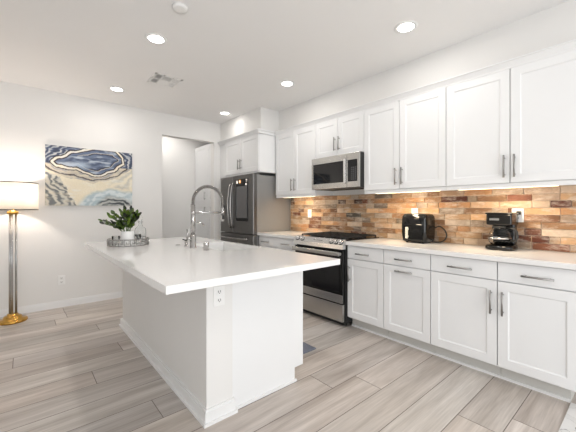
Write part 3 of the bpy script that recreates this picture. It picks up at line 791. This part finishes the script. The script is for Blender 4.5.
# ------------------------------------------------------------ tray, vase, plant, glassware
TX, TY = .765, 3.235
def tray():
    t = thing('serving_tray', 'round silver serving tray with greek key rim on the far end of the island', 'tray', (TX, TY, .914))
    bm = BM(); lathe(bm, [(.0001, 0), (.17, 0), (.172, .006), (.0001, .006)], (TX, TY, .914), 56); obj('plate', bm, 'ceramic', t)
    bm = BM(); R_ = .176; n = 22; H = .05; z0 = .922
    # key motif drawn in unit cells: (u0,v0,u1,v1) strokes
    st = [(0, 0, .82, 0), (0, 0, 0, 1), (0, 1, .78, 1), (.78, 1, .78, .34), (.78, .34, .36, .34), (.36, .34, .36, .66)]
    def pt(k, u, v): a = 2 * PI * (k + u) / n; return Vector((TX + R_ * math.cos(a), TY + R_ * math.sin(a), z0 + H * v))
    for k in range(n):
        for u0, v0, u1, v1 in st:
            cyl(bm, pt(k, u0, v0), pt(k, u1, v1), .0032, seg=6)
    for z in (z0 - .004, z0 + H + .004):
        tube(bm, [(TX + R_ * math.cos(2 * PI * i / 48), TY + R_ * math.sin(2 * PI * i / 48), z) for i in range(49)], .003, 6)
    obj('greek_key_rim', bm, 'pull', t)
tray()
VX, VY, VZ = .752, 3.215, .9205
def vase_and_plant():
    v = thing('ceramic_vase', 'white ceramic vase holding green leafy stems on the round tray', 'vase', (VX, VY, VZ))
    bm = BM(); lathe(bm, [(.0001, 0), (.050, 0), (.056, .01), (.060, .07), (.057, .118), (.055, .126), (.050, .126), (.052, .07), (.046, .015), (.0001, .012)], (VX, VY, VZ), 40); obj('body', bm, 'ceramic', v)
    t = thing('leafy_plant', 'bunch of glossy green leafy stems standing in the white vase', 'plant', (VX, VY, VZ + .02))
    rng = random.Random(5); lb = BM(); col = lb.loops.layers.color.new('Col'); sb = BM()
    tips = [(-.215, .00, .145), (-.20, .04, .105), (-.165, -.05, .20), (-.11, .03, .225), (-.06, -.04, .245), (-.01, .02, .275), (.03, -.03, .285), (.075, .03, .24), (.115, -.02, .225), (.165, .02, .215), (-.13, -.04, .12), (.09, -.05, .16), (.02, .06, .20), (-.03, -.06, .19)]
    for tx, ty, tz in tips:
        tx *= .60 if tx > 0 else .92; tz *= .74
        b0 = Vector((VX + tx * .12, VY + ty * .2, VZ + .04)); b3 = Vector((VX + tx, VY + ty, VZ + .115 + tz)) 
        b1 = b0 + Vector((tx * .05, ty * .1, .10)); b2 = b3 - Vector((tx * .55, ty * .4, tz * .25))
        bez = lambda s: b0 * (1 - s) ** 3 + b1 * 3 * s * (1 - s) ** 2 + b2 * 3 * s * s * (1 - s) + b3 * s ** 3
        pts = [bez(i / 12) for i in range(13)]; tube(sb, pts, [.0038 - .0022 * i / 12 for i in range(13)], 6)
        n = 5
        for i in range(n + 1):
            s = .45 + .55 * i / n; p = bez(s); tg = (bez(min(1, s + .02)) - bez(s - .02)).normalized()
            side = tg.cross(Vector((0, 0, 1)));
            if side.length < .1: side = Vector((1, 0, 0))
            side.normalize(); 
            for sg in ((-1, 1) if i < n else (0,)):
                d = (tg * .75 + side * sg * .8 + Vector((rng.uniform(-.3, .3), rng.uniform(-.3, .3), rng.uniform(.0, .55)))).normalized()
                L = rng.uniform(.042, .058); wd = L * rng.uniform(.27, .34)
                w = d.cross(Vector((rng.uniform(-.6, .6), rng.uniform(-1, -.3), rng.uniform(.2, 1)))).normalized(); nn = d.cross(w)
                prof = [(0, .0), (.2, .7), (.45, 1), (.7, .85), (.9, .4), (1, 0)]
                c = rng.choice([(.10, .15, .03), (.20, .29, .06), (.30, .40, .10), (.42, .50, .20), (.05, .08, .025), (.24, .33, .08)])
                mid = [lb.verts.new(p + d * L * a + nn * (.12 * L * math.sin(a * PI) )) for a, b in prof]
                lf = [lb.verts.new(p + d * L * a + w * wd * b) for a, b in prof[1:-1]]; rt = [lb.verts.new(p + d * L * a - w * wd * b) for a, b in prof[1:-1]]
                F = []
                for S in (lf, rt):
                    F.append(lb.faces.new((mid[0], S[0], mid[1])))
                    for q in range(3): F.append(lb.faces.new((mid[q + 1], S[q], S[q + 1], mid[q + 2])))
                    F.append(lb.faces.new((mid[4], S[3], mid[5])))
                for f in F:
                    f.smooth = True
                    for l in f.loops: l[col] = (*c, 1)
    obj('stems', sb, 'stem', t); obj('leaves', lb, 'leaf', t)
vase_and_plant()
bm = BM(); dx, dy = .880, 3.275
d = thing('glass_decanter', 'tall clear glass decanter with stopper on the tray right of the plant', 'decanter', (dx, dy, .9205))
lathe(bm, [(.0001, 0), (.048, .0), (.052, .006), (.052, .12), (.046, .145), (.020, .165), (.017, .20), (.024, .21), (.021, .21), (.013, .20), (.016, .168), (.042, .142), (.048, .12), (.048, .012), (.0001, .010)], (dx, dy, .9205), 32)
obj('body', bm, 'glass', d)
bm = BM(); lathe(bm, [(.0001, 0), (.010, .002), (.011, .03), (.017, .034), (.021, .05), (.020, .07), (.010, .085), (.0001, .088)], (dx, dy, .9205 + .185), 24); obj('stopper', bm, 'glass', d)
def tumbler(label, x, y, h=.10, r=.034):
    bm = BM(); lathe(bm, [(.0001, 0), (r * .85, .0), (r, h), (r - .003, h), (r * .85 - .003, .008), (.0001, .007)], (x, y, .9205), 28)
    tag(obj('drinking_glass', bm, 'glass', origin=(x, y, .9205)), label, 'glass')
tumbler('clear drinking glass on the tray left of the white vase', .650, 3.20, .085)
tumbler('clear drinking glass on the tray between the vase and the decanter', .828, 3.175, .095, .030)

# ------------------------------------------------------------ rugs
tag(obj('floor_mat', NB(1.555, 2.0, 1.965, 3.25, .0005, .012, .004), 'navy', origin=(1.8, 2.6, 0)), 'slate blue floor mat in the aisle behind the island', 'mat')
tag(obj('marbled_rug', NB(1.4, 2.69, -.85, .352, .0005, .009, .002), 'marble', origin=(2, -.2, 0)), 'white rug with dark marble veins in the bottom right corner', 'rug')

# ------------------------------------------------------------ hall pantry seen through the opening
def pantry():
    t = thing('pantry_cabinet', 'tall white pantry cabinet seen through the hall opening', 'cabinet', (2.9, 5.45, 0))
    xf = 2.565
    obj('body', NB(xf + .021, XW - .001, 5.045, 5.829, 0, 2.44), 'cab', t)
    for a, b in ((5.05, 5.306), (5.31, 5.825)):
        hy = 5.08 if b < 5.5 else 5.352
        d = obj('door', shaker(xf, a, b, 1.365, 2.435), 'cab', t); obj('handle', pull(xf, hy, 1.50, .15, True), 'pull', d)
        d = obj('door', shaker(xf, a, b, .11, 1.360), 'cab', t); obj('handle', pull(xf, hy, 1.235, .13, True), 'pull', d)
pantry()

# ------------------------------------------------------------ ceiling fixtures
def downlight(label, x, y, power=3.8, visible=True):
    t = thing('recessed_light', label, 'light', (x, y, CEIL), 'recessed ceiling lights')
    bm = BM(); lathe(bm, [(.0645, -.004), (.088, -.005), (.091, -.001), (.091, .0), (.0645, .0), (.0645, -.004)], (x, y, CEIL), 40, cap=False); obj('trim_ring', bm, 'outlet', t)
    bm = BM(); lathe(bm, [(.0001, -.003), (.064, -.003), (.064, -.0005), (.0001, -.0005)], (x, y, CEIL), 32); obj('lens', bm, 'glow', t)
    l = area('light', (0, 0, 0), (0, 0, -1), .13, .13, power, (1, .955, .90), 'DISK'); l.parent = t; l.location = (0, 0, -.012)
downlight('lit recessed ceiling light nearest the smoke detector', .888, 2.825)
downlight('lit recessed ceiling light at far left, above the agate picture', .888, 4.322)
downlight('lit recessed ceiling light nearest the camera at upper right', 2.388, 1.32)
downlight('lit recessed ceiling light above the aisle beside the microwave cabinet', 2.388, 2.825)
downlight('lit recessed ceiling light in front of the soffit over the fridge', 2.388, 4.322, 1.5)
downlight('lit recessed ceiling light outside the frame above the near end of the island', .888, 1.32)
downlight('lit recessed ceiling light outside the frame behind the camera', .888, -.18)
downlight('lit recessed ceiling light in the hall beyond the opening', 1.95, 5.42, 4.5)
def vent():
    x0, x1, y0, y1 = 1.10, 1.41, 3.52, 3.82
    t = thing('ceiling_vent', 'white square ceiling air vent with louvre cells', 'vent', ((x0 + x1) / 2, (y0 + y1) / 2, CEIL))
    z0, z1 = CEIL - .005, CEIL - .0002; bm = BM(); w = .024; xa = 1.20; yb = 3.67; xb = 1.305
    for a, b, c, d in ((x0, x1, y0, y0 + w), (x0, x1, y1 - w, y1), (x0, x0 + w, y0, y1), (x1 - w, x1, y0, y1), (xa - .008, xa + .008, y0, y1), (x0, x1, yb - .008, yb + .008), (xb - .008, xb + .008, y0, y1)):
        box(bm, a, b, c, d, z0, z1)
    obj('frame', bm, 'outlet', t)
    obj('cavity', NB(x0 + .01, x1 - .01, y0 + .01, y1 - .01, CEIL - .002, CEIL - .0003), 'grille', t)
    for (a, b, c, d, alongx, n, cov) in ((x0 + w, xa - .008, y0 + w, yb - .008, 0, 4, .16), (x0 + w, xa - .008, yb + .008, y1 - w, 0, 4, .16), (xa + .008, xb - .008, y0 + w, yb - .008, 1, 5, .22), (xa + .008, xb - .008, yb + .008, y1 - w, 1, 6, .46), (xb + .008, x1 - w, y0 + w, yb - .008, 1, 6, .30), (xb + .008, x1 - w, yb + .008, y1 - w, 1, 6, .33)):
        bm = BM()
        for i in range(n):
            s = (i + .5) / n
            if alongx: y = c + (d - c) * s; h = (d - c) / n * cov; box(bm, a, b, y - h, y + h, CEIL - .0045, CEIL - .0025)
            else: x = a + (b - a) * s; h = (b - a) / n * cov; box(bm, x - h, x + h, c, d, CEIL - .0045, CEIL - .0025)
        obj('louvre', bm, 'outlet', t)
vent()
bm = BM(); lathe(bm, [(.0001, -.020), (.035, -.020), (.05, -.018), (.055, -.009), (.056, 0), (.0001, 0)], (.884, 2.268, CEIL), 36)
tag(obj('smoke_detector', bm, 'outlet', origin=(.882, 2.26, CEIL)), 'round white smoke detector on the ceiling at the top edge', 'smoke detector')
